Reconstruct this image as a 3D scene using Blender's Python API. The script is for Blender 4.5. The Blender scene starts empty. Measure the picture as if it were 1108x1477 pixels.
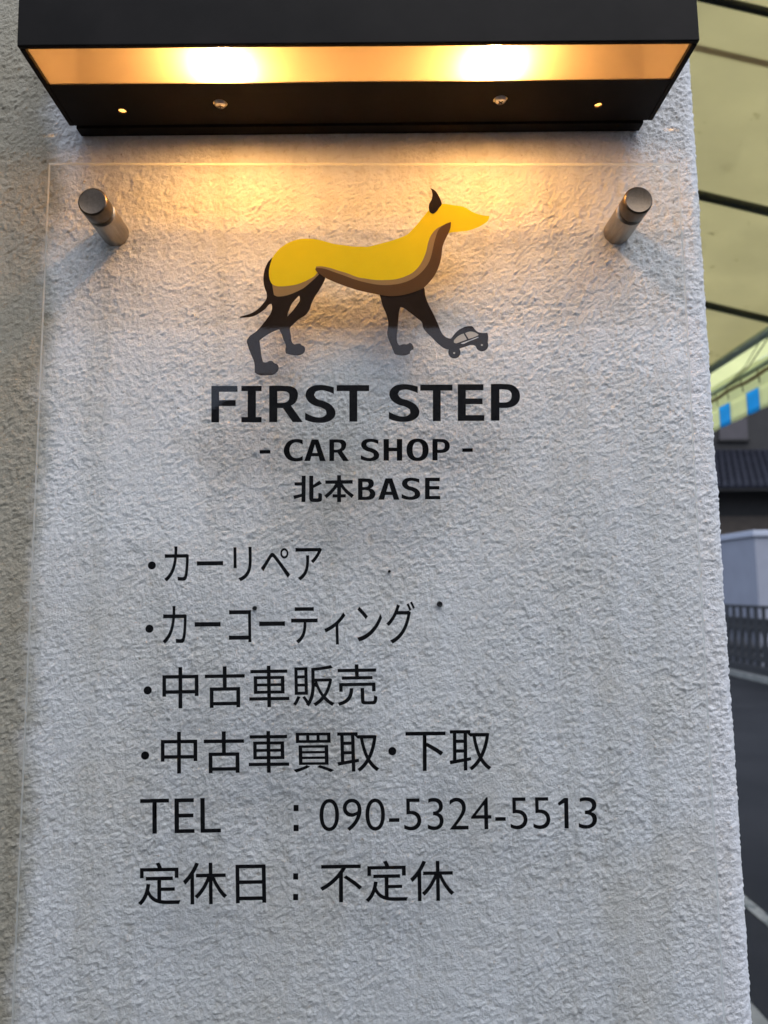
import bpy, bmesh, math, random
from mathutils import Vector, Matrix

sc = bpy.context.scene
col = sc.collection
rad = math.radians

# ------------------------------------------------------------------ camera
cd = bpy.data.cameras.new('camera')
cam = bpy.data.objects.new('camera', cd)
col.objects.link(cam)
cd.sensor_fit = 'VERTICAL'
cd.sensor_height = 24.0
cd.lens = 24.0 * 1050.0 / 1477.0
cd.clip_start = 0.02
cd.clip_end = 500.0
YAW, PITCH, ROLL = 0.015, 0.1065, 0.008
fw = Vector((math.sin(YAW) * math.cos(PITCH), math.cos(YAW) * math.cos(PITCH), math.sin(PITCH)))
r0 = Vector((math.cos(YAW), -math.sin(YAW), 0.0))
u0 = r0.cross(fw)
rr = r0 * math.cos(ROLL) - u0 * math.sin(ROLL)
uu = r0 * math.sin(ROLL) + u0 * math.cos(ROLL)
cam.matrix_world = Matrix(((rr.x, uu.x, -fw.x, 0.0), (rr.y, uu.y, -fw.y, -0.6), (rr.z, uu.z, -fw.z, 1.5), (0, 0, 0, 1)))
cd.dof.use_dof = True
cd.dof.focus_distance = 0.565
cd.dof.aperture_fstop = 5.0
sc.camera = cam

# ------------------------------------------------------------------ sky, sun, exposure
SUN_EL, SUN_AZ = 52.0, 160.0        # azimuth clockwise from +y (the way the camera looks)
w = bpy.data.worlds.new('World')
sc.world = w
w.use_nodes = True
nt = w.node_tree
bg = nt.nodes['Background']
sky = nt.nodes.new('ShaderNodeTexSky')
sky.sky_type = 'NISHITA'
sky.sun_disc = False
sky.sun_elevation = rad(SUN_EL)
sky.sun_rotation = rad(SUN_AZ)
sky.air_density = 1.0
sky.dust_density = 2.0
# overcast dusk: an even cloud deck veils most of the clear sky
deck = nt.nodes.new('ShaderNodeMix'); deck.data_type = 'RGBA'
deck.inputs[0].default_value = 0.85
deck.inputs[7].default_value = (3.05, 3.5, 4.5, 1)
nt.links.new(sky.outputs[0], deck.inputs[6])
nt.links.new(deck.outputs[2], bg.inputs[0])
bg.inputs[1].default_value = 0.10

sd = bpy.data.lights.new('sun', 'SUN')
sun = bpy.data.objects.new('sun', sd)
col.objects.link(sun)
sd.energy = 0.5
sd.angle = rad(50)
sd.color = (1.0, 0.97, 0.93)
sv = Vector((math.sin(rad(SUN_AZ)) * math.cos(rad(SUN_EL)), math.cos(rad(SUN_AZ)) * math.cos(rad(SUN_EL)), math.sin(rad(SUN_EL))))
sun.rotation_euler = sv.to_track_quat('Z', 'Y').to_euler()
sun.location = (3, -6, 6)

sc.view_settings.view_transform = 'Standard'
sc.view_settings.look = 'None'
sc.view_settings.exposure = 1.84
sc.view_settings.gamma = 1.0
sc.view_settings.use_curve_mapping = False
sc.render.engine = 'CYCLES'
sc.cycles.use_denoising = True
sc.cycles.max_bounces = 14
sc.cycles.transparent_max_bounces = 24
sc.cycles.sample_clamp_indirect = 6.0

# ------------------------------------------------------------------ traced sign artwork, metres on the sign (x, z)
KANJI = [[[-0.056,1.58977],[-0.05281,1.58975],[-0.05296,1.56878],[-0.05608,1.5688]],[[-0.0617,1.5845],[-0.05582,1.58458],[-0.05581,1.58185],[-0.06152,1.58189]],[[-0.06256,1.574],[-0.05578,1.57548],[-0.05577,1.57298],[-0.06174,1.57117]],[[-0.05011,1.58974],[-0.04687,1.58972],[-0.04686,1.58251],[-0.042,1.58586],[-0.04006,1.58323],[-0.04669,1.57989],[-0.04667,1.57173],[-0.04338,1.5716],[-0.0429,1.57225],[-0.04291,1.57605],[-0.04129,1.57583],[-0.03994,1.57495],[-0.03994,1.57114],[-0.04026,1.56984],[-0.04123,1.56909],[-0.04316,1.56872],[-0.04693,1.56874],[-0.04855,1.56908],[-0.04962,1.57001],[-0.05006,1.57175]],[[-0.02817,1.59005],[-0.02503,1.59003],[-0.02507,1.56861],[-0.0282,1.56863]],[[-0.03752,1.58584],[-0.01591,1.58609],[-0.01592,1.58309],[-0.03736,1.58311]],[[-0.03175,1.5749],[-0.02134,1.57483],[-0.02134,1.57222],[-0.03175,1.57229]],[[-0.02969,1.58333],[-0.02672,1.58332],[-0.02672,1.58195],[-0.02916,1.57897],[-0.03239,1.57517],[-0.03644,1.57166],[-0.03822,1.57385],[-0.03455,1.57709],[-0.03158,1.58007]],[[-0.02645,1.58332],[-0.02402,1.5833],[-0.0216,1.57974],[-0.01837,1.57672],[-0.01487,1.57414],[-0.01676,1.57176],[-0.02107,1.57538],[-0.0243,1.57921],[-0.02645,1.58222]]]
ONE = [[0.14263,1.34293],[0.14569,1.34289],[0.14539,1.32071],[0.14219,1.32075],[0.1425,1.33922],[0.13841,1.33711],[0.13768,1.33928]]
DOG = {"yellow":[[[-0.08005,1.76945],[-0.07799,1.77252],[-0.07508,1.77602],[-0.07009,1.77997],[-0.0634,1.78331],[-0.05669,1.7848],[-0.04997,1.78497],[-0.04325,1.78408],[-0.03653,1.78214],[-0.02981,1.78037],[-0.02142,1.77922],[-0.01432,1.77817],[-0.00821,1.77816],[-0.00332,1.77803],[0.00586,1.78023],[0.01506,1.78281],[0.02336,1.78569],[0.02983,1.78887],[0.03356,1.79273],[0.03823,1.79804],[0.04293,1.80404],[0.04669,1.8087],[0.0523,1.81307],[0.05834,1.81482],[0.06712,1.81375],[0.07726,1.81161],[0.08183,1.8085],[0.08917,1.80548],[0.09692,1.80431],[0.096,1.80092],[0.09175,1.79704],[0.08521,1.79366],[0.07963,1.79173],[0.07223,1.79077],[0.06373,1.78962],[0.05743,1.7874],[0.05174,1.77682],[0.04789,1.76532],[0.04229,1.75769],[0.03491,1.75294],[0.02389,1.7482],[0.01018,1.74633],[-0.00167,1.74682],[-0.01442,1.75017],[-0.02454,1.75314],[-0.03467,1.75675],[-0.04075,1.75887],[-0.04404,1.75586],[-0.04654,1.75299],[-0.04988,1.7509],[-0.05487,1.7483],[-0.05987,1.74631],[-0.06653,1.74502],[-0.07319,1.74451],[-0.07735,1.74487],[-0.08028,1.74635],[-0.08222,1.74983],[-0.08311,1.75548],[-0.08249,1.76159],[-0.08128,1.76595]]],"haunch":[[[-0.08053,1.74696],[-0.07966,1.74158],[-0.07896,1.73742],[-0.07645,1.7362],[-0.07147,1.73636],[-0.06565,1.73791],[-0.05984,1.7405],[-0.05486,1.74326],[-0.04987,1.7476],[-0.0457,1.7515],[-0.04279,1.75455],[-0.04404,1.75673],[-0.05155,1.75282],[-0.06821,1.74719]]],"tan":[[[-0.04531,1.7611],[-0.04071,1.76135],[-0.03318,1.75977],[-0.02649,1.75758],[-0.02147,1.75609],[-0.01036,1.75185],[-0.00347,1.75072],[0.00109,1.74995],[0.01021,1.74965],[0.01934,1.7503],[0.02667,1.75248],[0.03311,1.7558],[0.03868,1.76151],[0.04243,1.7682],[0.04482,1.77491],[0.0463,1.78163],[0.04915,1.78837],[0.05384,1.79368],[0.05942,1.79658],[0.06129,1.79754],[0.06029,1.79319],[0.0556,1.78837],[0.05226,1.78066],[0.05079,1.7749],[0.04885,1.76819],[0.04506,1.75959],[0.03856,1.75293],[0.03027,1.74772],[0.01472,1.74347],[0.00105,1.74397],[-0.0035,1.74493],[-0.01038,1.74679],[-0.02454,1.75103],[-0.03669,1.75527],[-0.04378,1.7574]]],"brown":[[[-0.04572,1.75892],[-0.04472,1.75996],[-0.04321,1.75996],[-0.0382,1.75925],[-0.0315,1.75689],[-0.02231,1.75347],[-0.01442,1.75038],[-0.00349,1.7473],[0.00379,1.74586],[0.012,1.74538],[0.02204,1.7465],[0.03029,1.74914],[0.03674,1.75294],[0.04229,1.75817],[0.0465,1.76437],[0.0489,1.77107],[0.05038,1.77778],[0.05233,1.78548],[0.05521,1.79271],[0.05942,1.79658],[0.06519,1.79899],[0.06473,1.79416],[0.06299,1.78933],[0.06013,1.78354],[0.05801,1.77777],[0.05716,1.77106],[0.05519,1.76245],[0.05139,1.75386],[0.04672,1.74769],[0.04209,1.74295],[0.03474,1.73964],[0.02377,1.73664],[0.01374,1.73609],[0.00556,1.73734],[-0.00354,1.73925],[-0.01041,1.74089],[-0.01849,1.74343],[-0.02033,1.74407],[-0.0265,1.74651],[-0.03318,1.74939],[-0.03735,1.75149],[-0.04153,1.75455],[-0.04404,1.75629]]],"hind":[[[-0.08022,1.76928],[-0.08337,1.76596],[-0.08583,1.76116],[-0.08728,1.75549],[-0.08755,1.7494],[-0.08649,1.74332],[-0.08496,1.73899],[-0.08492,1.73466],[-0.08721,1.73078],[-0.09131,1.72604],[-0.09706,1.72218],[-0.10284,1.72022],[-0.1063,1.7192],[-0.10571,1.71834],[-0.10116,1.71858],[-0.09538,1.7196],[-0.08961,1.72277],[-0.0855,1.72603],[-0.08221,1.72965],[-0.08097,1.7299],[-0.08037,1.72688],[-0.08132,1.72258],[-0.08459,1.71742],[-0.08868,1.71186],[-0.09276,1.70716],[-0.09849,1.70273],[-0.10027,1.69949],[-0.09922,1.69437],[-0.09667,1.68756],[-0.0943,1.68161],[-0.09384,1.67737],[-0.09388,1.67314],[-0.09074,1.67127],[-0.08416,1.67074],[-0.07842,1.67156],[-0.07557,1.67392],[-0.07477,1.67773],[-0.07602,1.67985],[-0.07809,1.68071],[-0.08016,1.68266],[-0.08222,1.68259],[-0.08426,1.68157],[-0.08715,1.68175],[-0.08843,1.68668],[-0.08932,1.69349],[-0.0902,1.69946],[-0.08529,1.70329],[-0.07871,1.70712],[-0.07459,1.70865],[-0.07291,1.70539],[-0.0708,1.6994],[-0.06912,1.69513],[-0.06952,1.69172],[-0.06908,1.68874],[-0.06454,1.68745],[-0.05794,1.68726],[-0.05465,1.68912],[-0.05367,1.69252],[-0.05467,1.69466],[-0.05633,1.69552],[-0.05757,1.69697],[-0.05964,1.69681],[-0.06211,1.69613],[-0.06394,1.69767],[-0.06505,1.70366],[-0.06566,1.71008],[-0.06303,1.71307],[-0.0589,1.71693],[-0.05311,1.72079],[-0.05022,1.72509],[-0.04857,1.73026],[-0.04567,1.73631],[-0.04235,1.7415],[-0.03902,1.74758],[-0.03752,1.75106],[-0.03945,1.75454],[-0.04404,1.75673],[-0.05156,1.75456],[-0.06823,1.75111],[-0.07659,1.75373],[-0.07834,1.7642]],[[-0.05866,1.73677],[-0.05814,1.73287],[-0.05979,1.72985],[-0.06309,1.72512],[-0.06779,1.71953],[-0.0678,1.72125],[-0.06641,1.72512],[-0.06477,1.72943],[-0.06189,1.73332]]],"front":[[[0.00512,1.74048],[0.00691,1.73527],[0.00867,1.72819],[0.01135,1.72159],[0.0131,1.71407],[0.01288,1.70939],[0.01212,1.70565],[0.01299,1.70097],[0.0152,1.69537],[0.01714,1.69024],[0.01829,1.68791],[0.02054,1.68716],[0.02776,1.68714],[0.03031,1.68834],[0.03069,1.6902],[0.03306,1.69159],[0.03326,1.69345],[0.03149,1.69672],[0.03014,1.69737],[0.02832,1.69607],[0.02515,1.69608],[0.02198,1.69507],[0.02046,1.69722],[0.01996,1.70188],[0.02057,1.70843],[0.02128,1.71593],[0.02227,1.72439],[0.02321,1.72703],[0.02457,1.72665],[0.02999,1.72296],[0.03629,1.71777],[0.04032,1.714],[0.04117,1.70978],[0.0434,1.70649],[0.04876,1.70087],[0.05321,1.69618],[0.05858,1.69225],[0.06174,1.6915],[0.06362,1.69522],[0.06372,1.70073],[0.06055,1.7013],[0.05786,1.70318],[0.05565,1.70646],[0.05391,1.71115],[0.05128,1.71773],[0.0482,1.72433],[0.04555,1.72999],[0.04337,1.73662],[0.04236,1.74325],[0.03939,1.74611],[0.02385,1.74424],[0.01015,1.74284]]],"car":[[[0.06144,1.6901],[0.06181,1.69522],[0.06278,1.69896],[0.06511,1.70269],[0.06882,1.70689],[0.07342,1.70969],[0.07799,1.7109],[0.08117,1.71061],[0.08293,1.70826],[0.08561,1.70591],[0.08787,1.70543],[0.09287,1.70542],[0.09347,1.70354],[0.09315,1.69793],[0.09216,1.6942],[0.08488,1.69329],[0.0813,1.69516],[0.07492,1.69378],[0.07036,1.69221],[0.06578,1.68962]],[[0.06576,1.69848],[0.06735,1.70081],[0.07057,1.70342],[0.07377,1.70472],[0.0764,1.69985],[0.07138,1.698],[0.067,1.6968],[0.06592,1.69727]],[[0.07496,1.705],[0.07881,1.70639],[0.08153,1.7062],[0.08601,1.70356],[0.08326,1.70217],[0.07777,1.70031]],[[0.07135,1.69669],[0.07957,1.69965],[0.08544,1.70207],[0.0857,1.70141],[0.07773,1.69816],[0.07225,1.69631]]],"wheels":[[[[0.09354,1.69513],[0.09325,1.69348],[0.09248,1.692],[0.09131,1.69083],[0.08985,1.69008],[0.08825,1.68983],[0.08666,1.69009],[0.08524,1.69085],[0.08412,1.69203],[0.08342,1.69351],[0.0832,1.69516],[0.08349,1.6968],[0.08425,1.69828],[0.08543,1.69946],[0.08688,1.70021],[0.08849,1.70047],[0.09008,1.7002],[0.09151,1.69944],[0.09263,1.69826],[0.09333,1.69677]]],[[[0.07102,1.68914],[0.07075,1.68756],[0.07002,1.68613],[0.06889,1.68501],[0.06749,1.68428],[0.06595,1.68404],[0.06442,1.68429],[0.06304,1.68502],[0.06196,1.68616],[0.06128,1.68759],[0.06107,1.68917],[0.06134,1.69075],[0.06207,1.69218],[0.06319,1.69331],[0.06459,1.69403],[0.06614,1.69428],[0.06767,1.69402],[0.06905,1.69329],[0.07013,1.69215],[0.07081,1.69072]]]],"hubs":[[[[0.0891,1.69514],[0.08893,1.69465],[0.08851,1.69434],[0.08801,1.69435],[0.08761,1.69465],[0.08746,1.69515],[0.08763,1.69564],[0.08805,1.69594],[0.08855,1.69594],[0.08895,1.69564]]],[[[0.06667,1.68859],[0.0665,1.6881],[0.06609,1.6878],[0.06559,1.6878],[0.06519,1.68811],[0.06504,1.6886],[0.0652,1.68909],[0.06562,1.68939],[0.06612,1.68939],[0.06652,1.68909]]]],"ear":[[[0.04855,1.82839],[0.0525,1.82624],[0.05522,1.82233],[0.05745,1.81697],[0.05806,1.81453],[0.05598,1.81161],[0.05314,1.80773],[0.0508,1.80608],[0.04851,1.80695],[0.04735,1.80967],[0.0475,1.81405],[0.0496,1.81843],[0.05031,1.82233],[0.0499,1.82575]]]}
BOLD = {"FIRST STEP":[[[[-0.12752,1.63274],[-0.12803,1.66241],[-0.10721,1.66233],[-0.10714,1.65744],[-0.12177,1.6575],[-0.12166,1.65078],[-0.10851,1.65072],[-0.10844,1.64588],[-0.12159,1.64594],[-0.12137,1.63271]]],[[[-0.10385,1.63263],[-0.10391,1.63706],[-0.09895,1.63704],[-0.0992,1.65797],[-0.10418,1.65799],[-0.10423,1.66232],[-0.08815,1.66226],[-0.08811,1.65793],[-0.09261,1.65795],[-0.09239,1.63701],[-0.0879,1.63699],[-0.08786,1.63255]]],[[[-0.08193,1.63277],[-0.08219,1.66223],[-0.06931,1.66218],[-0.06448,1.66172],[-0.06098,1.65978],[-0.05936,1.65681],[-0.05921,1.65386],[-0.05987,1.65091],[-0.06173,1.64796],[-0.06466,1.64606],[-0.05524,1.63264],[-0.06325,1.63268],[-0.07107,1.64403],[-0.07548,1.64405],[-0.0754,1.63274]],[[-0.07559,1.65777],[-0.07143,1.65775],[-0.06794,1.65714],[-0.06632,1.65566],[-0.06604,1.65359],[-0.06656,1.65064],[-0.06869,1.64888],[-0.07137,1.6483],[-0.07552,1.64832]]],[[[-0.03063,1.6553],[-0.03565,1.6574],[-0.04102,1.6584],[-0.0452,1.65719],[-0.04638,1.65475],[-0.04459,1.65194],[-0.03803,1.64947],[-0.03207,1.64578],[-0.02945,1.6409],[-0.02993,1.63726],[-0.03267,1.63424],[-0.03802,1.6322],[-0.04277,1.63198],[-0.04871,1.63273],[-0.05347,1.63457],[-0.05349,1.6404],[-0.04872,1.63795],[-0.04337,1.63647],[-0.03921,1.63694],[-0.03659,1.63911],[-0.03707,1.64215],[-0.04041,1.64424],[-0.04636,1.64609],[-0.05114,1.64952],[-0.05318,1.65405],[-0.05236,1.65808],[-0.04879,1.66149],[-0.04342,1.66282],[-0.03684,1.66242],[-0.03063,1.66081]]],[[[-0.01845,1.63284],[-0.01837,1.65766],[-0.02848,1.65771],[-0.02848,1.66264],[-0.00252,1.66254],[-0.00255,1.6576],[-0.01202,1.65764],[-0.01212,1.63281]]],[[[0.03622,1.65568],[0.03119,1.65777],[0.02578,1.65876],[0.02155,1.65756],[0.02033,1.65514],[0.0221,1.65234],[0.02869,1.64988],[0.03465,1.64622],[0.03723,1.64137],[0.03671,1.63775],[0.03391,1.63474],[0.02849,1.63272],[0.02369,1.6325],[0.01771,1.63325],[0.01294,1.63508],[0.01299,1.64087],[0.01776,1.63844],[0.02314,1.63696],[0.02734,1.63743],[0.03001,1.63959],[0.02956,1.64261],[0.02623,1.64468],[0.02024,1.64653],[0.01547,1.64994],[0.01347,1.65444],[0.01434,1.65844],[0.01799,1.66184],[0.02342,1.66316],[0.03004,1.66276],[0.03629,1.66116]]],[[[0.04787,1.6329],[0.04825,1.65779],[0.03818,1.65783],[0.03825,1.66278],[0.06409,1.66268],[0.064,1.65773],[0.05457,1.65777],[0.05417,1.63288]]],[[[0.06774,1.63303],[0.0683,1.66298],[0.08891,1.6629],[0.08879,1.65793],[0.07468,1.65799],[0.07454,1.65132],[0.0879,1.65127],[0.0878,1.64653],[0.07445,1.64659],[0.07427,1.63777],[0.08897,1.6377],[0.08887,1.63293]]],[[[0.0941,1.63312],[0.09481,1.66299],[0.1065,1.66294],[0.11163,1.66232],[0.11508,1.6602],[0.11732,1.65689],[0.11792,1.6533],[0.11736,1.64971],[0.11541,1.64673],[0.11232,1.64465],[0.10833,1.64362],[0.10122,1.6435],[0.10096,1.63308]],[[0.10159,1.65846],[0.10591,1.65844],[0.10917,1.65768],[0.11076,1.65602],[0.11115,1.65332],[0.11037,1.65033],[0.10799,1.6484],[0.10495,1.64797],[0.10133,1.64798]]]],"CAR SHOP":[[[[-0.08918,1.6075],[-0.08921,1.61039],[-0.08068,1.61034],[-0.08065,1.60745]]],[[[-0.05527,1.61836],[-0.05753,1.61891],[-0.06055,1.61911],[-0.06402,1.61858],[-0.06703,1.61697],[-0.06912,1.61409],[-0.0703,1.61012],[-0.06937,1.60615],[-0.06725,1.60326],[-0.06423,1.60162],[-0.06092,1.60106],[-0.05761,1.60132],[-0.0552,1.60193],[-0.05522,1.60553],[-0.05672,1.60464],[-0.05882,1.60402],[-0.06093,1.60394],[-0.06334,1.60486],[-0.06501,1.60703],[-0.06563,1.6101],[-0.06505,1.61316],[-0.0634,1.61532],[-0.06129,1.61631],[-0.05888,1.6162],[-0.05676,1.61547],[-0.05525,1.61456]]],[[[-0.05403,1.60137],[-0.04833,1.6187],[-0.04291,1.61868],[-0.03713,1.60127],[-0.04169,1.6013],[-0.0428,1.60512],[-0.04838,1.60515],[-0.04947,1.60134]],[[-0.04754,1.60792],[-0.04365,1.6079],[-0.04561,1.61469]]],[[[-0.03429,1.60126],[-0.03429,1.61863],[-0.02679,1.6186],[-0.02398,1.61832],[-0.02195,1.61718],[-0.02101,1.61543],[-0.02094,1.61369],[-0.02133,1.61195],[-0.02243,1.61022],[-0.02415,1.6091],[-0.01871,1.60117],[-0.02338,1.6012],[-0.02789,1.6079],[-0.03047,1.60792],[-0.03047,1.60124]],[[-0.03046,1.616],[-0.02804,1.61599],[-0.02601,1.61563],[-0.02508,1.61476],[-0.02492,1.61354],[-0.02524,1.6118],[-0.02649,1.61076],[-0.02805,1.61042],[-0.03046,1.61043]]],[[[0.00447,1.6146],[0.00143,1.61583],[-0.00182,1.61642],[-0.00436,1.61572],[-0.00509,1.61429],[-0.00401,1.61265],[-4e-05,1.61121],[0.00356,1.60905],[0.00513,1.6062],[0.00483,1.60407],[0.00315,1.6023],[-0.00011,1.60112],[-0.003,1.60099],[-0.0066,1.60144],[-0.00949,1.60251],[-0.00947,1.60592],[-0.00659,1.60449],[-0.00334,1.60362],[-0.00081,1.60389],[0.00079,1.60516],[0.00051,1.60694],[-0.00151,1.60815],[-0.00512,1.60924],[-0.008,1.61125],[-0.00922,1.61389],[-0.0087,1.61624],[-0.00652,1.61822],[-0.00326,1.61899],[0.00073,1.61876],[0.00449,1.61781]]],[[[0.00845,1.60137],[0.00859,1.61876],[0.01288,1.61874],[0.01282,1.61177],[0.01904,1.61174],[0.01911,1.61871],[0.02341,1.61869],[0.02322,1.60129],[0.01894,1.60131],[0.01901,1.60878],[0.0128,1.60881],[0.01273,1.60134]]],[[[0.04418,1.60987],[0.04402,1.61232],[0.04348,1.61425],[0.04257,1.61588],[0.04133,1.61719],[0.03977,1.61816],[0.03791,1.61876],[0.03554,1.61897],[0.03317,1.61878],[0.03129,1.61821],[0.02971,1.61725],[0.02843,1.61595],[0.02748,1.61433],[0.02689,1.6124],[0.02668,1.60996],[0.02684,1.60751],[0.02738,1.60558],[0.02829,1.60396],[0.02954,1.60265],[0.03109,1.60169],[0.03295,1.60109],[0.03531,1.60088],[0.03768,1.60107],[0.03955,1.60164],[0.04113,1.60259],[0.0424,1.60388],[0.04335,1.6055],[0.04395,1.60742]],[[0.03936,1.60989],[0.0393,1.61158],[0.03906,1.61291],[0.03866,1.61404],[0.0381,1.61494],[0.0374,1.61561],[0.03657,1.61602],[0.0355,1.61616],[0.03444,1.61603],[0.03359,1.61563],[0.03288,1.61497],[0.0323,1.61407],[0.03187,1.61295],[0.03159,1.61162],[0.03149,1.60993],[0.03155,1.60824],[0.03179,1.60691],[0.0322,1.60579],[0.03275,1.60489],[0.03345,1.60423],[0.03428,1.60382],[0.03534,1.60368],[0.03641,1.60381],[0.03725,1.60421],[0.03797,1.60486],[0.03855,1.60576],[0.03898,1.60687],[0.03925,1.6082]]],[[[0.04708,1.60133],[0.04734,1.61857],[0.05425,1.61853],[0.05729,1.61817],[0.05935,1.61695],[0.0607,1.61504],[0.06107,1.61297],[0.06076,1.6109],[0.05963,1.60918],[0.05781,1.60798],[0.05545,1.60739],[0.05124,1.60733],[0.05115,1.60131]],[[0.05138,1.61596],[0.05393,1.61594],[0.05586,1.6155],[0.05682,1.61455],[0.05707,1.61299],[0.05662,1.61127],[0.05522,1.61015],[0.05342,1.6099],[0.05128,1.60991]]],[[[0.07076,1.60802],[0.07082,1.61092],[0.07925,1.61088],[0.07919,1.60797]]]],"BASE":[[[[-0.0118,1.57022],[-0.01173,1.58724],[-0.00488,1.5872],[-0.00186,1.58684],[5e-05,1.58564],[0.00072,1.58359],[0.0003,1.58137],[-0.00081,1.58002],[-0.00218,1.57926],[1e-05,1.57848],[0.00136,1.57694],[0.0019,1.57506],[0.00148,1.57303],[0.0001,1.57134],[-0.00196,1.57042],[-0.00497,1.57018]],[[-0.00818,1.58449],[-0.00571,1.58448],[-0.00407,1.58412],[-0.00339,1.58276],[-0.00395,1.58123],[-0.00546,1.58055],[-0.0082,1.58057]],[[-0.00821,1.57793],[-0.0052,1.57791],[-0.00329,1.57739],[-0.00234,1.5756],[-0.00304,1.57356],[-0.00468,1.5729],[-0.00824,1.57292]]],[[[0.00404,1.57029],[0.00985,1.58729],[0.0152,1.58725],[0.02072,1.57019],[0.01621,1.57022],[0.01516,1.57396],[0.00965,1.574],[0.00854,1.57027]],[[0.01051,1.57671],[0.01435,1.57669],[0.01249,1.58334]]],[[[0.03653,1.58337],[0.03348,1.58458],[0.03021,1.58516],[0.02764,1.58447],[0.0269,1.58308],[0.02797,1.58147],[0.03197,1.58005],[0.03558,1.57794],[0.03715,1.57514],[0.03683,1.57305],[0.03513,1.57132],[0.03185,1.57016],[0.02893,1.57004],[0.0253,1.57048],[0.0224,1.57154],[0.02244,1.57488],[0.02533,1.57347],[0.0286,1.57262],[0.03115,1.57288],[0.03277,1.57412],[0.0325,1.57586],[0.03047,1.57706],[0.02684,1.57813],[0.02395,1.5801],[0.02274,1.58269],[0.02327,1.58499],[0.02548,1.58693],[0.02878,1.58768],[0.03279,1.58745],[0.03657,1.58652]]],[[[0.04076,1.5704],[0.041,1.58761],[0.05271,1.58755],[0.05267,1.5847],[0.04464,1.58474],[0.04459,1.58092],[0.05218,1.58087],[0.05214,1.57815],[0.04455,1.5782],[0.04447,1.57313],[0.05284,1.57307],[0.0528,1.57033]]]]}
TXT = [["カーリペア",[-0.16168,1.5072],[-0.03938,1.5076],[-0.16234,1.53479],0.004],["カーコーティング",[-0.16183,1.45842],[0.03245,1.45853],[-0.16262,1.49085],0.004],["中古車販売",[-0.16069,1.41156],[0.00252,1.4125],[-0.16145,1.44262],0.004],["中古車買取",[-0.16071,1.36384],[0.00363,1.36357],[-0.16147,1.39459],0.004],["下取",[0.02312,1.36366],[0.08834,1.36357],[0.02345,1.39359],0.004],["TEL",[-0.17504,1.32072],[-0.11494,1.32104],[-0.17573,1.34578],-0.006],["090-5324-55",[-0.04164,1.32089],[0.13176,1.32042],[-0.04167,1.34434],-0.006],["3",[0.15291,1.32031],[0.1667,1.32029],[0.15375,1.34326],-0.006],["定休日",[-0.17535,1.27003],[-0.08079,1.27007],[-0.1762,1.30031],0.004],["不定休",[-0.04125,1.26998],[0.0586,1.27011],[-0.04129,1.29931],0.004]]
DOTS = [[-0.17143,1.52022],[-0.17204,1.47175],[-0.17216,1.42546],[-0.17285,1.37738],[0.01334,1.37853]]
SQ = [[[-0.06108,1.34027],[-0.05727,1.34022],[-0.05725,1.33561],[-0.06106,1.33566]],[[-0.06101,1.32586],[-0.0572,1.32582],[-0.05718,1.32123],[-0.06098,1.32128]],[[-0.06114,1.29126],[-0.05736,1.29121],[-0.05734,1.2867],[-0.06112,1.28675]],[[-0.06106,1.27669],[-0.05729,1.27663],[-0.05727,1.27214],[-0.06104,1.27219]]]

# ------------------------------------------------------------------ helpers
OFF = {}

def link(o, parent=None):
    col.objects.link(o)
    if parent is not None:
        o.parent = parent
        OFF[o.name] = OFF[parent.name]
    return o

def tag(o, label, cat, group=None, kind=None):
    if label: o['label'] = label
    if cat: o['category'] = cat
    if group: o['group'] = group
    if kind: o['kind'] = kind
    return o

def thing(name, loc, label, cat, group=None, local=False):
    o = bpy.data.objects.new(name, None)
    o.empty_display_size = 0.1
    col.objects.link(o)
    o.location = loc
    OFF[o.name] = Vector((0, 0, 0)) if local else Vector(loc)
    return tag(o, label, cat, group)

def mesh_obj(name, me, mat, parent=None, smooth=False, kind=None):
    mats = mat if isinstance(mat, (list, tuple)) else [mat]
    for m in mats: me.materials.append(m)
    o = bpy.data.objects.new(name, me)
    link(o, parent)
    if parent is not None and OFF[o.name].length > 0:
        me.transform(Matrix.Translation(-OFF[o.name]))
    if smooth:
        for p in me.polygons: p.use_smooth = True
    if kind: o['kind'] = kind
    return o

def from_bm(name, bm, mat, parent=None, smooth=False, kind=None):
    me = bpy.data.meshes.new(name)
    bmesh.ops.recalc_face_normals(bm, faces=bm.faces[:])
    bm.to_mesh(me); bm.free()
    return mesh_obj(name, me, mat, parent, smooth, kind)

def box(bm, x0, x1, y0, y1, z0, z1, bevel=0.0, mi=0):
    ret = bmesh.ops.create_cube(bm, size=1.0)
    vs = ret['verts']
    for v in vs:
        v.co = Vector((x0 + (v.co.x + .5) * (x1 - x0), y0 + (v.co.y + .5) * (y1 - y0), z0 + (v.co.z + .5) * (z1 - z0)))
    fs = set(f for v in vs for f in v.link_faces)
    for f in fs: f.material_index = mi
    if bevel > 0:
        es = list(set(e for v in vs for e in v.link_edges))
        bmesh.ops.bevel(bm, geom=es, offset=bevel, segments=2, profile=0.5, affect='EDGES')

def box_obj(name, b, mat, parent=None, bevel=0.0, kind=None):
    bm = bmesh.new(); box(bm, *b, bevel=bevel)
    return from_bm(name, bm, mat, parent, kind=kind)

def tube(bm, pts, r, n=10):
    pts = [Vector(p) for p in pts]
    rings = []
    for i, p in enumerate(pts):
        a = pts[max(i - 1, 0)]; b = pts[min(i + 1, len(pts) - 1)]
        d = (b - a).normalized()
        s = d.cross(Vector((0, 0, 1)) if abs(d.z) < .9 else Vector((1, 0, 0))).normalized()
        t = s.cross(d)
        rings.append([bm.verts.new(p + (s * math.cos(2 * math.pi * k / n) + t * math.sin(2 * math.pi * k / n)) * r) for k in range(n)])
    for a, b in zip(rings, rings[1:]):
        for k in range(n): bm.faces.new((a[k], a[(k + 1) % n], b[(k + 1) % n], b[k]))
    bm.faces.new(rings[0]); bm.faces.new(rings[-1][::-1])

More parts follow.
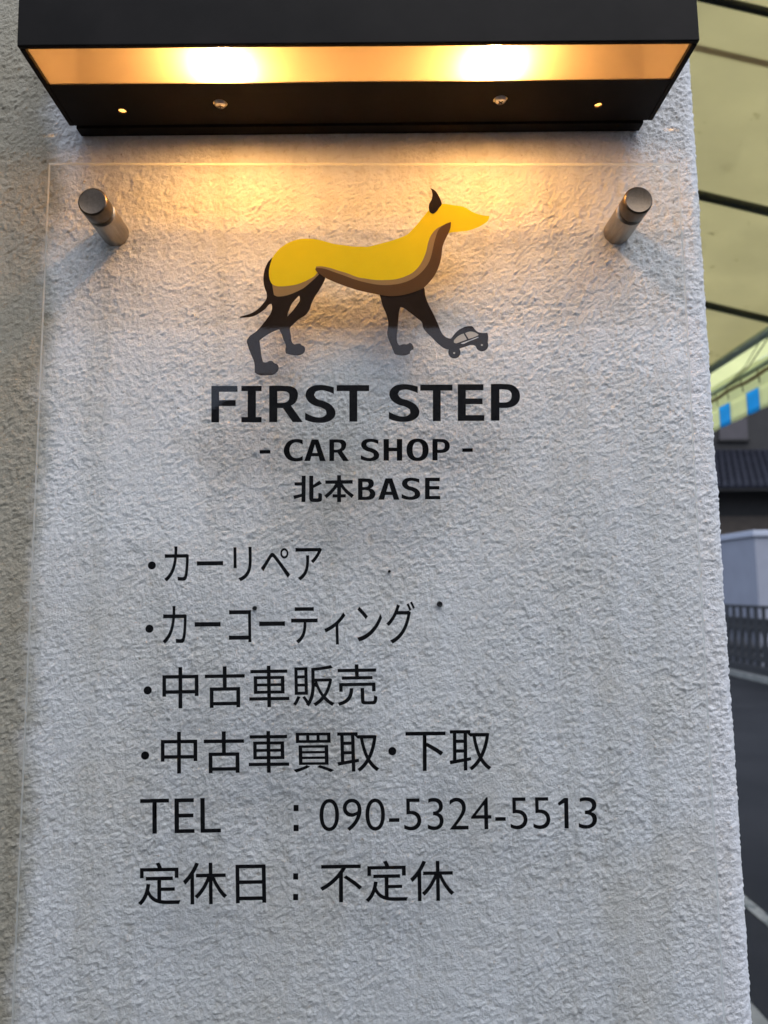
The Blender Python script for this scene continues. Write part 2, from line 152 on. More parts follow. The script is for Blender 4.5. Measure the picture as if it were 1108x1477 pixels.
def lathe_y(name, prof, cx, cz, mat, parent, n=48, smooth=True, ang=40):
    """surface of revolution round the y axis; prof = [(radius, y)]"""
    bm = bmesh.new()
    rings = []
    for r, y in prof:
        if r < 1e-6: rings.append([bm.verts.new((cx, y, cz))])
        else: rings.append([bm.verts.new((cx + r * math.cos(2 * math.pi * k / n), y, cz + r * math.sin(2 * math.pi * k / n))) for k in range(n)])
    for a, b in zip(rings, rings[1:]):
        for k in range(n):
            if len(a) == 1: bm.faces.new((a[0], b[k], b[(k + 1) % n]))
            elif len(b) == 1: bm.faces.new((a[k], b[0], a[(k + 1) % n]))
            else: bm.faces.new((a[k], b[k], b[(k + 1) % n], a[(k + 1) % n]))
    o = from_bm(name, bm, mat, parent, smooth)
    o.data.set_sharp_from_angle(angle=rad(ang))
    return o

def smooth_poly(P, sub=5, corner=52):
    """closed outline through the traced points, corners kept sharp"""
    n = len(P); V = [Vector(p) for p in P]
    tang = []
    for i in range(n):
        a, b, c = V[i - 1], V[i], V[(i + 1) % n]
        d1, d2 = b - a, c - b
        l1, l2 = max(d1.length, 1e-9), max(d2.length, 1e-9)
        if d1.angle(d2, 0.0) > rad(corner): tang.append(None)
        else:
            t = (d1 / l1 * l2 + d2 / l2 * l1) / (l1 + l2)
            tang.append(t)
    out = []
    for i in range(n):
        a, b = V[i], V[(i + 1) % n]
        ta, tb = tang[i], tang[(i + 1) % n]
        out.append(tuple(a))
        if ta is None and tb is None: continue
        L = (b - a).length
        if ta is None: ta = ((b - a) / L * 2 - tb)
        if tb is None: tb = ((b - a) / L * 2 - ta)
        if ta.length > 1e-6: ta = ta.normalized()
        if tb.length > 1e-6: tb = tb.normalized()
        for k in range(1, sub):
            t = k / sub
            h1, h2, h3, h4 = 2*t**3 - 3*t**2 + 1, t**3 - 2*t**2 + t, -2*t**3 + 3*t**2, t**3 - t**2
            out.append(tuple(a * h1 + ta * (L * h2) + b * h3 + tb * (L * h4)))
    return out

def flat_mesh(name, contours, Y):
    """filled outlines (outer contours and holes) as a mesh on the plane y = Y"""
    cu = bpy.data.curves.new(name, 'CURVE')
    cu.dimensions = '2D'; cu.fill_mode = 'FRONT'
    for c in contours:
        s = cu.splines.new('POLY'); s.points.add(len(c) - 1)
        for p, q in zip(s.points, c): p.co = (q[0] * 100, q[1] * 100, 0, 1)
        s.use_cyclic_u = True
    return curve_to_mesh(name, cu, lambda v: Vector((v.x / 100, Y, v.y / 100)))

def curve_to_mesh(name, cu, fn):
    t = bpy.data.objects.new(name + '_tmp', cu)
    me = bpy.data.meshes.new_from_object(t)
    bpy.data.objects.remove(t); bpy.data.curves.remove(cu)
    me.name = name
    for v in me.vertices: v.co = fn(v.co.copy())
    return me

def join_meshes(name, mes):
    bm = bmesh.new()
    for m in mes:
        bm.from_mesh(m); bpy.data.meshes.remove(m)
    me = bpy.data.meshes.new(name); bm.to_mesh(me); bm.free()
    return me

# ------------------------------------------------------------------ materials
class NT:
    def __init__(self, name):
        self.m = bpy.data.materials.new(name); self.m.use_nodes = True
        self.t = self.m.node_tree
        self.out = self.t.nodes['Material Output']; self.p = self.t.nodes['Principled BSDF']
    def n(self, kind, **kw):
        o = self.t.nodes.new(kind)
        for k, v in kw.items(): setattr(o, k, v)
        return o
    def l(self, a, b): self.t.links.new(a, b)
    def coord(self, scale=(1, 1, 1)):
        tc = self.n('ShaderNodeTexCoord'); mp = self.n('ShaderNodeMapping')
        mp.inputs['Scale'].default_value = scale
        self.l(tc.outputs['Object'], mp.inputs['Vector'])
        return mp.outputs['Vector']
    def noise(self, vec, scale, detail=4, rough=.55, dist=0.0):
        o = self.n('ShaderNodeTexNoise')
        o.inputs['Scale'].default_value = scale; o.inputs['Detail'].default_value = detail
        o.inputs['Roughness'].default_value = rough; o.inputs['Distortion'].default_value = dist
        self.l(vec, o.inputs['Vector'])
        return o.outputs['Fac']
    def math(self, op, a, b=None, c=None, clamp=False):
        o = self.n('ShaderNodeMath', operation=op, use_clamp=clamp)
        for i, v in enumerate((a, b, c)):
            if v is None: continue
            if isinstance(v, (int, float)): o.inputs[i].default_value = v
            else: self.l(v, o.inputs[i])
        return o.outputs[0]
    def ramp(self, fac, stops):
        o = self.n('ShaderNodeValToRGB')
        e = o.color_ramp.elements
        while len(e) < len(stops): e.new(0.5)
        for el, (p, c) in zip(e, stops):
            el.position = p; el.color = (*c, 1) if len(c) == 3 else c
        self.l(fac, o.inputs[0])
        return o.outputs[0]
    def bump(self, h, strength=.5, dist=.001):
        o = self.n('ShaderNodeBump'); o.inputs['Strength'].default_value = strength
        o.inputs['Distance'].default_value = dist
        self.l(h, o.inputs['Height']); self.l(o.outputs[0], self.p.inputs['Normal'])

def simple(name, c, rough=.5, metal=0.0, var=.15, scale=30, bump=0.0, bdist=.001, spec=.5, detail=4):
    k = NT(name); v = k.coord()
    f = k.noise(v, scale, detail)
    lo = tuple(x * (1 - var) for x in c); hi = tuple(min(1, x * (1 + var)) for x in c)
    k.l(k.ramp(f, [(.3, lo), (.7, hi)]), k.p.inputs['Base Color'])
    k.p.inputs['Roughness'].default_value = rough
    k.p.inputs['Metallic'].default_value = metal
    k.p.inputs['Specular IOR Level'].default_value = spec
    if bump > 0: k.bump(k.noise(v, scale * 3, 5), bump, bdist)
    return k.m

def mat_stucco():
    k = NT('sprayed_stucco'); v = k.coord()
    big = k.noise(v, 26, 2, .5)
    a = k.noise(v, 165, 3, .55, .6)
    b = k.noise(v, 360, 3, .6, .3)
    puff = k.math('ABSOLUTE', k.math('MULTIPLY_ADD', k.noise(v, 240, 2, .5, .4), 2.0, -1.0))
    c = k.noise(v, 620, 3, .6)
    # blobs thrown on by the spray gun: flattened tops
    vo = k.n('ShaderNodeTexVoronoi', feature='SMOOTH_F1'); vo.inputs['Scale'].default_value = 130
    vo.inputs['Smoothness'].default_value = .35; k.l(v, vo.inputs['Vector'])
    blob = k.math('SUBTRACT', 1.0, vo.outputs['Distance'], clamp=True)
    gate = k.math('MULTIPLY', k.math('SUBTRACT', k.noise(v, 38, 2), .46), 3.2, clamp=True)
    h = k.math('MULTIPLY', a, 1.0)
    h = k.math('MULTIPLY_ADD', puff, .9, k.math('MULTIPLY_ADD', b, .6, h))
    h = k.math('MULTIPLY_ADD', big, .35, h)
    h = k.math('MULTIPLY_ADD', k.math('MULTIPLY', blob, gate), .42, h)
    gain = k.math('MULTIPLY_ADD', k.noise(v, 11, 3, .6), 1.7, .10)
    h = k.math('MULTIPLY_ADD', k.math('SUBTRACT', h, 1.3), gain, 1.3)
    k.bump(c, .7, .0016)
    d = k.n('ShaderNodeDisplacement'); d.inputs['Scale'].default_value = .0030; d.inputs['Midlevel'].default_value = 1.3
    k.l(h, d.inputs['Height']); k.l(d.outputs[0], k.out.inputs['Displacement'])
    k.m.displacement_method = 'DISPLACEMENT'
    # weathering: faint yellowish stains; shade in the pits is deepened in the colour
    st = k.noise(v, 7.5, 4, .6, .3)
    st2 = k.noise(v, 2.2, 2)
    base = k.ramp(st, [(.32, (.69, .675, .65)), (.50, (.735, .74, .75)), (.75, (.755, .765, .785))])
    pit = k.ramp(a, [(.25, (.84, .81, .77)), (.45, (1, 1, 1))])
    mx = k.n('ShaderNodeMix', data_type='RGBA', blend_type='MULTIPLY'); mx.inputs[0].default_value = 1
    k.l(base, mx.inputs[6]); k.l(pit, mx.inputs[7])
    sp = k.ramp(k.noise(v, 160, 2), [(.245, (.45, .40, .34)), (.285, (1, 1, 1))])
    mx2 = k.n('ShaderNodeMix', data_type='RGBA', blend_type='MULTIPLY'); mx2.inputs[0].default_value = .8
    k.l(mx.outputs[2], mx2.inputs[6]); k.l(sp, mx2.inputs[7])
    streak = k.ramp(k.noise(k.coord((34, 34, 1.6)), 1.0, 4, .6), [(.36, (.86, .85, .82)), (.56, (1, 1, 1))])
    mx4 = k.n('ShaderNodeMix', data_type='RGBA', blend_type='MULTIPLY'); mx4.inputs[0].default_value = .75
    k.l(mx2.outputs[2], mx4.inputs[6]); k.l(streak, mx4.inputs[7]); mx2 = mx4
    # olive-grey strip at left: dimmer wall outside the panel, painted into the colour
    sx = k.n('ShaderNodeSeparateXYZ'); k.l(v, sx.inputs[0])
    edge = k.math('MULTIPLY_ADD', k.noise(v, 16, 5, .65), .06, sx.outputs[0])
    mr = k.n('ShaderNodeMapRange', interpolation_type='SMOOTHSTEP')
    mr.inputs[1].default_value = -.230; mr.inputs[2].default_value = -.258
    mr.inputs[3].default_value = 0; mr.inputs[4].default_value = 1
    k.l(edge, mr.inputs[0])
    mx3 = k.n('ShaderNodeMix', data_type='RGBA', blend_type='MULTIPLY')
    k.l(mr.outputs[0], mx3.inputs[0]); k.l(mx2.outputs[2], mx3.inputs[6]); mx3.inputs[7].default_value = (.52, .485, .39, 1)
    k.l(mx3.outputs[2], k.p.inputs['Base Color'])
    k.p.inputs['Roughness'].default_value = .72
    k.p.inputs['Specular IOR Level'].default_value = .3
    return k.m

def mat_acrylic():
    k = NT('clear_acrylic'); k.t.nodes.remove(k.p)
    lw = k.n('ShaderNodeLayerWeight'); lw.inputs[0].default_value = .5
    f = k.math('POWER', lw.outputs['Facing'], 5.0)
    f = k.math('MULTIPLY_ADD', f, .96, .017)
    tr = k.n('ShaderNodeBsdfTransparent'); tr.inputs[0].default_value = (.975, .98, .975, 1)
    gl = k.n('ShaderNodeBsdfGlossy'); gl.inputs['Roughness'].default_value = .015
    mx = k.n('ShaderNodeMixShader'); k.l(f, mx.inputs[0]); k.l(tr.outputs[0], mx.inputs[1]); k.l(gl.outputs[0], mx.inputs[2])
    k.l(mx.outputs[0], k.out.inputs['Surface'])
    e = NT('acrylic_edge'); e.t.nodes.remove(e.p)
    tr = e.n('ShaderNodeBsdfTransparent'); tr.inputs[0].default_value = (.9, .93, .9, 1)
    df = e.n('ShaderNodeBsdfTranslucent'); df.inputs[0].default_value = (.85, .87, .84, 1)
    d2 = e.n('ShaderNodeBsdfDiffuse'); d2.inputs[0].default_value = (.8, .8, .78, 1)
    m1 = e.n('ShaderNodeMixShader'); m1.inputs[0].default_value = .5; e.l(df.outputs[0], m1.inputs[1]); e.l(d2.outputs[0], m1.inputs[2])
    m2 = e.n('ShaderNodeMixShader'); m2.inputs[0].default_value = .68; e.l(tr.outputs[0], m2.inputs[1]); e.l(m1.outputs[0], m2.inputs[2])
    e.l(m2.outputs[0], e.out.inputs['Surface'])
    return k.m, e.m

def mat_translucent(name, c, mix=.5, rough=.5, var=.06, scale=6, spots=False, ct=None, clear=0.0):
    k = NT(name); v = k.coord()
    f = k.noise(v, scale, 5, .6)
    lo = tuple(x * (1 - var) for x in c); hi = tuple(min(1, x * (1 + var)) for x in c)
    cc = k.ramp(f, [(.3, lo), (.7, hi)])
    if spots:
        s = k.ramp(k.noise(v, 9, 3, .6, .4), [(.27, (.45, .42, .32)), (.34, (1, 1, 1))])
        mx = k.n('ShaderNodeMix', data_type='RGBA', blend_type='MULTIPLY'); mx.inputs[0].default_value = .6
        k.l(cc, mx.inputs[6]); k.l(s, mx.inputs[7]); cc = mx.outputs[2]
    k.l(cc, k.p.inputs['Base Color']); k.p.inputs['Roughness'].default_value = rough
    t = k.n('ShaderNodeBsdfTranslucent'); k.l(cc, t.inputs[0])
    if ct: k.t.links.remove(t.inputs[0].links[0]); t.inputs[0].default_value = (*ct, 1)
    m = k.n('ShaderNodeMixShader'); m.inputs[0].default_value = mix
    k.l(k.p.outputs[0], m.inputs[1]); k.l(t.outputs[0], m.inputs[2]); k.l(m.outputs[0], k.out.inputs['Surface'])
    if clear > 0:
        tr = k.n('ShaderNodeBsdfTransparent'); m2 = k.n('ShaderNodeMixShader'); m2.inputs[0].default_value = math.sqrt(clear)
        k.l(m.outputs[0], m2.inputs[1]); k.l(tr.outputs[0], m2.inputs[2]); k.l(m2.outputs[0], k.out.inputs['Surface'])
    return k.m

def mat_emit(name, c, s):
    k = NT(name); k.t.nodes.remove(k.p)
    e = k.n('ShaderNodeEmission'); e.inputs[0].default_value = (*c, 1); e.inputs[1].default_value = s
    k.l(e.outputs[0], k.out.inputs['Surface'])
    return k.m

def mat_asphalt():
    k = NT('asphalt'); v = k.coord()
    f = k.noise(v, 1.1, 5, .6); g = k.noise(v, 130, 3)
    mx = k.n('ShaderNodeMix', data_type='RGBA', blend_type='MULTIPLY'); mx.inputs[0].default_value = .7
    k.l(k.ramp(f, [(.3, (.012, .0128, .0148)), (.7, (.023, .0238, .026))]), mx.inputs[6])
    k.l(k.ramp(g, [(.3, (.55, .55, .55)), (.7, (1.2, 1.2, 1.2))]), mx.inputs[7])
    k.l(mx.outputs[2], k.p.inputs['Base Color']); k.p.inputs['Roughness'].default_value = .9; k.p.inputs['Specular IOR Level'].default_value = .15
    k.bump(k.noise(v, 160, 4), .6, .004)
    return k.m

def mat_paint_line():
    k = NT('worn_line_paint'); v = k.coord()
    f = k.noise(v, 14, 6, .65)
    k.l(k.ramp(f, [(.38, (.06, .07, .065)), (.52, (.20, .20, .18))]), k.p.inputs['Base Color'])
    k.p.inputs['Roughness'].default_value = .8
    return k.m

STUCCO = mat_stucco()
ACRYL, EDGE = mat_acrylic()
LAMPMETAL = simple('dark_bronze_paint', (.009, .0078, .0072), .55, 0, .32, 22, .12, .0004, spec=.08)
WHITEIN = simple('white_lamp_liner', (.24, .20, .17), .6, 0, .03, 40)
DIFFUSER = mat_translucent('frosted_diffuser', (.25, .228, .20), .6, .35, .02, 30, clear=.085)
BULB = mat_emit('warm_bulb', (1.0, .50, .135), 1180.0)
STEEL = simple('screw_steel', (.62, .60, .56), .28, 1, .15, 300)
BLACK = simple('recess_black', (.01, .01, .01), .6)
def mat_standoff(name, c, rough, s=(1, 1, 1)):
    k = NT(name); v = k.coord(s)
    f = k.noise(v, 420, 5, .7)
    k.l(k.ramp(f, [(.3, tuple(x * .7 for x in c)), (.65, c)]), k.p.inputs['Base Color'])
    k.p.inputs['Metallic'].default_value = 1
    r = k.n('ShaderNodeMapRange'); r.inputs[3].default_value = rough - .08; r.inputs[4].default_value = rough + .14
    k.l(f, r.inputs[0]); k.l(r.outputs[0], k.p.inputs['Roughness'])
    k.bump(f, .12, .0002)
    return k.m
CAPMETAL = mat_standoff('worn_nickel', (.135, .105, .078), .32)
BARRELMETAL = mat_standoff('satin_aluminium', (.44, .39, .33), .36, (1, .15, 1))
RUBBER = simple('clear_washer', (.10, .085, .07), .4)
VINYL = simple('black_vinyl', (.008, .008, .009), .35, 0, .1, 40, spec=0.0)
V_DARK = simple('dark_brown_vinyl', (.030, .020, .015), .35, 0, .05, 40, spec=0.0)
V_YEL = simple('yellow_vinyl', (.80, .57, .02), .35, 0, .03, 40, spec=0.0)
V_TAN = simple('tan_vinyl', (.33, .20, .085), .35, 0, .03, 40, spec=0.0)
V_BRN = simple('brown_vinyl', (.125, .062, .028), .35, 0, .03, 40, spec=0.0)
V_BEI = simple('beige_vinyl', (.55, .47, .38), .35, 0, .03, 40, spec=0.0)
CANVAS = mat_translucent('yellow_canvas', (.90, .90, .62), .82, .55, .05, 3, True)
LINING = mat_translucent('khaki_canvas', (.81, .75, .715), .78, .6, .06, 2.5, True)
SEAM = mat_translucent('canvas_seam', (.74, .66, .52), .5, .6, .06, 6)
V_BLUE = mat_translucent('blue_canvas', (.08, .60, .92), .72, .55, .05, 6)
V_YCAN = mat_translucent('pale_yellow_canvas', (.90, .91, .60), .78, .55, .05, 6)
PIPE = simple('green_grey_pipe', (.33, .41, .33), .4, .3, .15, 20)
RAFTER = simple('dark_steel_rafter', (.045, .045, .031), .5, .1, .2, 20)
LATH = simple('brown_bamboo_lath', (.27, .19, .07), .6, 0, .25, 25)
CORD = simple('brown_cord', (.17, .15, .07), .8)
ASPHALT = mat_asphalt()
LINE = mat_paint_line()
CONCRETE = simple('concrete', (.19, .19, .17), .85, 0, .25, 9, .5, .002)
GARAGE = simple('pale_painted_render', (.24, .25, .29), .8, 0, .06, 3, .3, .003)
COPING = simple('coping_paint', (.36, .38, .44), .7, 0, .06, 4)
IRON = simple('black_iron', (.009, .009, .0105), .65, 0, .2, 10)
BROWNWALL = simple('brown_board_wall', (.075, .058, .044), .8, 0, .2, 5, .4, .004)
DARKWOOD = simple('dark_stained_wood', (.018, .016, .015), .75, 0, .2, 5)
TILE = simple('dark_glazed_tile', (.020, .021, .029), .55, 0, .25, 3, spec=.2)
GREYPANEL = simple('grey_shutter', (.055, .048, .052), .7, 0, .1, 5)
SHADEWALL = simple('ochre_grey_render', (.26, .24, .185), .85, 0, .12, 12, .6, .003)
BLOCK = simple('grey_block_wall', (.16, .155, .145), .85, 0, .15, 4, .4, .004)

# ------------------------------------------------------------------ ground
me = bpy.data.meshes.new('ground')
S = 150
me.from_pydata([(-S, -S, 0), (S, -S, 0), (S, S, 0), (-S, S, 0)], [], [(0, 1, 2, 3)])
tag(mesh_obj('ground', me, ASPHALT), None, None, kind='structure')

def sheet(name, pts, z, mat):
    me = bpy.data.meshes.new(name)
    me.from_pydata([(x, y, z) for x, y in pts], [], [tuple(range(len(pts)))])
    return tag(mesh_obj(name, me, mat), None, None, kind='structure')
sheet('parking_line', [(1.735, 1.2), (1.795, 1.2), (1.81, 7.5), (1.75, 7.5)], .004, LINE)
sheet('concrete_edging', [(1.29, .6), (1.355, .6), (1.362, 9.0), (1.30, 9.0)], .004, CONCRETE)
tag(box_obj('kerb', (6.06, 6.15, -4, 22, 0, .10), CONCRETE, bevel=.012), None, None, kind='structure')

# ------------------------------------------------------------------ the stucco wall that carries lamp and sign
def build_wall():
    XE, RC, TH = .2915, .013, .20
    xs = []
    x = -1.4
    while x < -.42: xs.append(x); x += .03
    x = -.42
    while x < XE - RC - 1e-6: xs.append(x); x += .00105
    prof = [(x, 0.0) for x in xs]
    for k in range(0, 13):
        a = math.pi / 2 * k / 12
        prof.append((XE - RC + RC * math.sin(a), RC - RC * math.cos(a)))
    y = RC + .0015
    while y < .05: prof.append((XE, y)); y += .0015
    while y < TH: prof.append((XE, y)); y += .01
    prof.append((XE, TH))
    zs = []
    z = 0.0
    while z < 1.07: zs.append(z); z += .03
    z = 1.07
    while z < 2.10: zs.append(z); z += .00105
    while z < 2.95: zs.append(z); z += .03
    zs.append(2.95)
    nx, nz = len(prof), len(zs)
    import numpy as np
    pa = np.array(prof, dtype=np.float32); za = np.array(zs, dtype=np.float32)
    co = np.empty((nz, nx, 3), dtype=np.float32)
    co[:, :, 0] = pa[None, :, 0]; co[:, :, 1] = pa[None, :, 1]; co[:, :, 2] = za[:, None]
    # the wall leans out a little towards its foot on the right side
    lean = (1.54 - np.clip(za, .9, 2.2)) * .0076 + .0022
    co[:, :, 0] += lean[:, None] * np.clip((pa[None, :, 0] + .42) / .71, 0, 1)
    i = np.arange(nx - 1)[None, :] + np.arange(nz - 1)[:, None] * nx
    q = np.stack([i, i + 1, i + nx + 1, i + nx], axis=-1).reshape(-1, 4)
    extra = np.array([(-1.4, TH, 0), (-1.4, TH, 2.95)], dtype=np.float32)
    vs = np.concatenate([co.reshape(-1, 3), extra])
    b0 = nx * nz
    me = bpy.data.meshes.new('sign_wall')
    me.vertices.add(len(vs)); me.vertices.foreach_set('co', vs.ravel())
    nf = len(q)
    more = [(nx - 1, b0, b0 + 1, nx * nz - 1), (0, (nz - 1) * nx, b0 + 1, b0)]
    allq = np.concatenate([q, np.array(more)]).astype(np.int32)
    me.loops.add(allq.size); me.loops.foreach_set('vertex_index', allq.ravel())
    me.polygons.add(len(allq)); me.polygons.foreach_set('loop_start', np.arange(0, allq.size, 4, dtype=np.int32))
    me.polygons.foreach_set('use_smooth', np.ones(len(allq), dtype=bool))
    me.update(calc_edges=True); me.validate()
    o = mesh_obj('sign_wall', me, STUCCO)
    OFF[o.name] = Vector((0, 0, 0))
    tag(o, 'off-white sprayed stucco wall with a rounded right edge behind the clear sign', 'wall')
    return o
wall = build_wall()
for (x, z, r) in ((.054, 1.488, .0023), (-.097, 1.486, .0018), (.013, 1.515, .0012)):
    lathe_y('old_screw_hole', [(r, .002), (r, -.0016), (r * .75, -.0024), (r * .7, -.0012), (0, -.0010)], x, z, BLACK, wall, n=16)

box_obj('added_shade_wall', (-1.16, -1.0, -.95, -.006, 0, 2.95), SHADEWALL, wall, .012)  # unseen wall, added to shade and tint the left of the stucco

# ------------------------------------------------------------------ wall lamp
ZB = 1.89866
lamp = thing('wall_lamp', (0, 0, ZB), 'dark bronze box wall lamp glowing warm orange through its underside slot', 'lamp', local=True)
lamp.rotation_euler = (0, -math.atan(.0119), 0)
X0, X1, YF, HT = -.2570, .2435, -.1060, .115
T = .0042
bm = bmesh.new()
box(bm, X0, X1, YF, YF + .004, 0, HT, .0008)                    # front sheet
box(bm, X0, X0 + T, YF + .0042, -.0135, 0, HT, .0006)           # left cheek
box(bm, X1 - T, X1, YF + .0042, -.0135, 0, HT, .0006)           # right cheek
box(bm, X0 + T, X1 - T, YF + .0042, -.0135, HT - .003, HT - .0004)   # lid
from_bm('housing', bm, LAMPMETAL, lamp)
# underside strip with drilled holes
SY0, SY1 = -.0638, -.0136
def rect(x0, x1, y0, y1): return [(x0, y0), (x1, y0), (x1, y1), (x0, y1)]
def circ2(cx, cy, r, n=28): return [(cx + r * math.cos(2 * math.pi * k / n), cy + r * math.sin(2 * math.pi * k / n)) for k in range(n)]
holes = [(-.206, -.0315, .0033), (.1904, -.0335, .0030), (-.1234, -.0395, .0060), (.107, -.0412, .0060)]
cu = bpy.data.curves.new('bottom_strip', 'CURVE'); cu.dimensions = '2D'; cu.fill_mode = 'BOTH'; cu.extrude = .075
for c in [rect(X0 + T + .0002, X1 - T - .0002, SY0, SY1)] + [circ2(*h) for h in holes]:
    s = cu.splines.new('POLY'); s.points.add(len(c) - 1)
    for p, q in zip(s.points, c): p.co = (q[0] * 100, q[1] * 100, 0, 1)
    s.use_cyclic_u = True
me = curve_to_mesh('bottom_strip', cu, lambda v: Vector((v.x / 100, v.y / 100, v.z / 100 + .00075 + .0003)))
mesh_obj('bottom_strip', me, LAMPMETAL, lamp)
bm = bmesh.new(); box(bm, X0 + .005, X1 - .007, -.0122, -.0008, -.0012, HT - .004, .0006)
from_bm('back_plate', bm, LAMPMETAL, lamp)
# white liner, open below
bm = bmesh.new()
lx0, lx1, ly0, ly1, lz0, lz1 = X0 + T + .0004, X1 - T - .0004, YF + .0045, -.0140, .0024, HT - .005
box(bm, lx0, lx0 + .0006, ly0, ly1, lz0, lz1)
box(bm, lx1 - .0006, lx1, ly0, ly1, lz0, lz1)
box(bm, lx0 + .0007, lx1 - .0007, ly0, ly0 + .0006, lz0, lz1)
box(bm, lx0 + .0007, lx1 - .0007, ly1 - .0006, ly1, lz0, lz1)
box(bm, lx0 + .0007, lx1 - .0007, ly0 + .0007, ly1 - .0007, lz1 - .0006, lz1)
from_bm('liner', bm, WHITEIN, lamp)
DZ = .0006
box_obj('diffuser', (lx0 + .0012, lx1 - .0012, YF + .0044, SY0 - .0004, DZ, DZ + .0012), DIFFUSER, lamp)
for bx in (-.1135, .0955):
    bm = bmesh.new()
    bmesh.ops.create_uvsphere(bm, u_segments=24, v_segments=14, radius=.0085)
    bmesh.ops.scale(bm, verts=bm.verts, vec=(1.35, 1.0, .75))
    bmesh.ops.translate(bm, verts=bm.verts, vec=(bx, -.081, DZ + .0080))
    b = from_bm('bulb', bm, BULB, lamp, True)
    bm = bmesh.new(); tube(bm, [(bx, -.081, DZ + .0150), (bx, -.081, DZ + .050)], .007, 20)
    from_bm('bulb_socket', bm, WHITEIN, b, True)
for (hx, hy, hr) in holes[2:]:
    bm = bmesh.new()
    n = 28; prof = [(.0064, .0034), (.0064, .0020), (.0049, .0019), (.0048, -.0002), (.0040, -.0011), (.0022, -.0016), (0, -.0018)]
    rings = []
    for r, z in prof:
        rings.append([bm.verts.new((hx, hy, z))] if r == 0 else [bm.verts.new((hx + r * math.cos(2 * math.pi * k / n), hy + r * math.sin(2 * math.pi * k / n), z)) for k in range(n)])
    for a, b in zip(rings, rings[1:]):
        for k in range(n):
            if len(b) == 1: bm.faces.new((a[k], b[0], a[(k + 1) % n]))
            else: bm.faces.new((a[k], b[k], b[(k + 1) % n], a[(k + 1) % n]))
    s = from_bm('screw', bm, STEEL, lamp, True)
    bm = bmesh.new()
    box(bm, hx - .0022, hx + .0022, hy - .0004, hy + .0004, -.0021, -.0014)
    box(bm, hx - .0004, hx + .0004, hy - .0022, hy - .00045, -.00205, -.0014)
    box(bm, hx - .0004, hx + .0004, hy + .00045, hy + .0022, -.00205, -.0014)
    bmesh.ops.rotate(bm, verts=bm.verts, cent=(hx, hy, 0), matrix=Matrix.Rotation(.5 + hx * 3, 3, 'Z'))
    from_bm('cross_recess', bm, BLACK, s)

# ------------------------------------------------------------------ clear sign
PX0, PX1, PZ0, PZ1 = -.2624, .2542, 1.085, 1.8480
YB, YFR = -.0337, -.0367
sign = thing('acrylic_sign', (-.0041, -.0352, 1.466), 'clear acrylic car shop sign with a yellow dog and black lettering on standoffs', 'sign')
me = bpy.data.meshes.new('panel')
vs = [(PX0, YFR, PZ0), (PX1, YFR, PZ0), (PX1, YFR, PZ1), (PX0, YFR, PZ1), (PX0, YB, PZ0), (PX1, YB, PZ0), (PX1, YB, PZ1), (PX0, YB, PZ1)]
me.from_pydata(vs, [], [(0, 1, 2, 3), (5, 4, 7, 6), (0, 4, 5, 1), (3, 2, 6, 7), (0, 3, 7, 4), (1, 5, 6, 2)])
panel = mesh_obj('panel', me, [ACRYL, EDGE], sign)
for i in range(2, 6): panel.data.polygons[i].material_index = 1

def art(name, key, Y, mat, parent, which=None, smooth=True):
    cs = DOG[key] if which is None else DOG[key][which]
    cs = [smooth_poly(c) if smooth else c for c in cs]
    return mesh_obj(name, flat_mesh(name, cs, Y), mat, parent)
L0 = -.03310
dog = art('dog_logo', 'yellow', L0 - .00020, V_YEL, sign)
art('tan_haunch', 'haunch', L0 - .00010, V_TAN, dog)  # tan haunch piece of the print
art('hind_legs_and_tail', 'hind', L0, V_DARK, dog)
art('front_legs', 'front', L0, V_DARK, dog)
art('tan_belly', 'tan', L0 - .00030, V_TAN, dog)  # tan belly stripe of the print
art('belly_band', 'brown', L0 - .00040, V_BRN, dog)
art('ear', 'ear', L0 - .00040, V_DARK, dog)
art('car_silhouette', 'car', L0 - .00008, V_DARK, dog)
for i in range(2):
    art('wheel', 'wheels', L0 - .00016, V_DARK, dog, i, False)
    art('hub', 'hubs', L0 - .00024, V_BEI, dog, i, False)
cs = [smooth_poly(c) for c in DOG['car'][1:3]]
mesh_obj('car_window', flat_mesh('car_window', cs, L0), V_BEI, dog)

def bold_line(word):
    return [flat_mesh('g', [smooth_poly(c, 5, 40) for c in g], L0) for g in BOLD[word]]

def text_mesh(s, bl, br, tl, off):
    cu = bpy.data.curves.new('t', 'FONT')
    cu.body = s; cu.size = 1.0; cu.offset = off; cu.fill_mode = 'FRONT'; cu.resolution_u = 6
    me = curve_to_mesh('t', cu, lambda v: v)
    xs = [v.co.x for v in me.vertices]; ys = [v.co.y for v in me.vertices]
    x0, x1, y0, y1 = min(xs), max(xs), min(ys), max(ys)
    bl, br, tl = Vector(bl), Vector(br), Vector(tl)
    for v in me.vertices:
        a = (v.co.x - x0) / (x1 - x0); b = (v.co.y - y0) / (y1 - y0)
        p = bl + (br - bl) * a + (tl - bl) * b
        v.co = (p.x, L0, p.y)
    return me
TX = {t[0]: t for t in TXT}
def dot(i): return flat_mesh('d', [circ2(DOTS[i][0], DOTS[i][1], .0031, 24)], L0)
def sqm(i): return flat_mesh('d', [SQ[i]], L0)
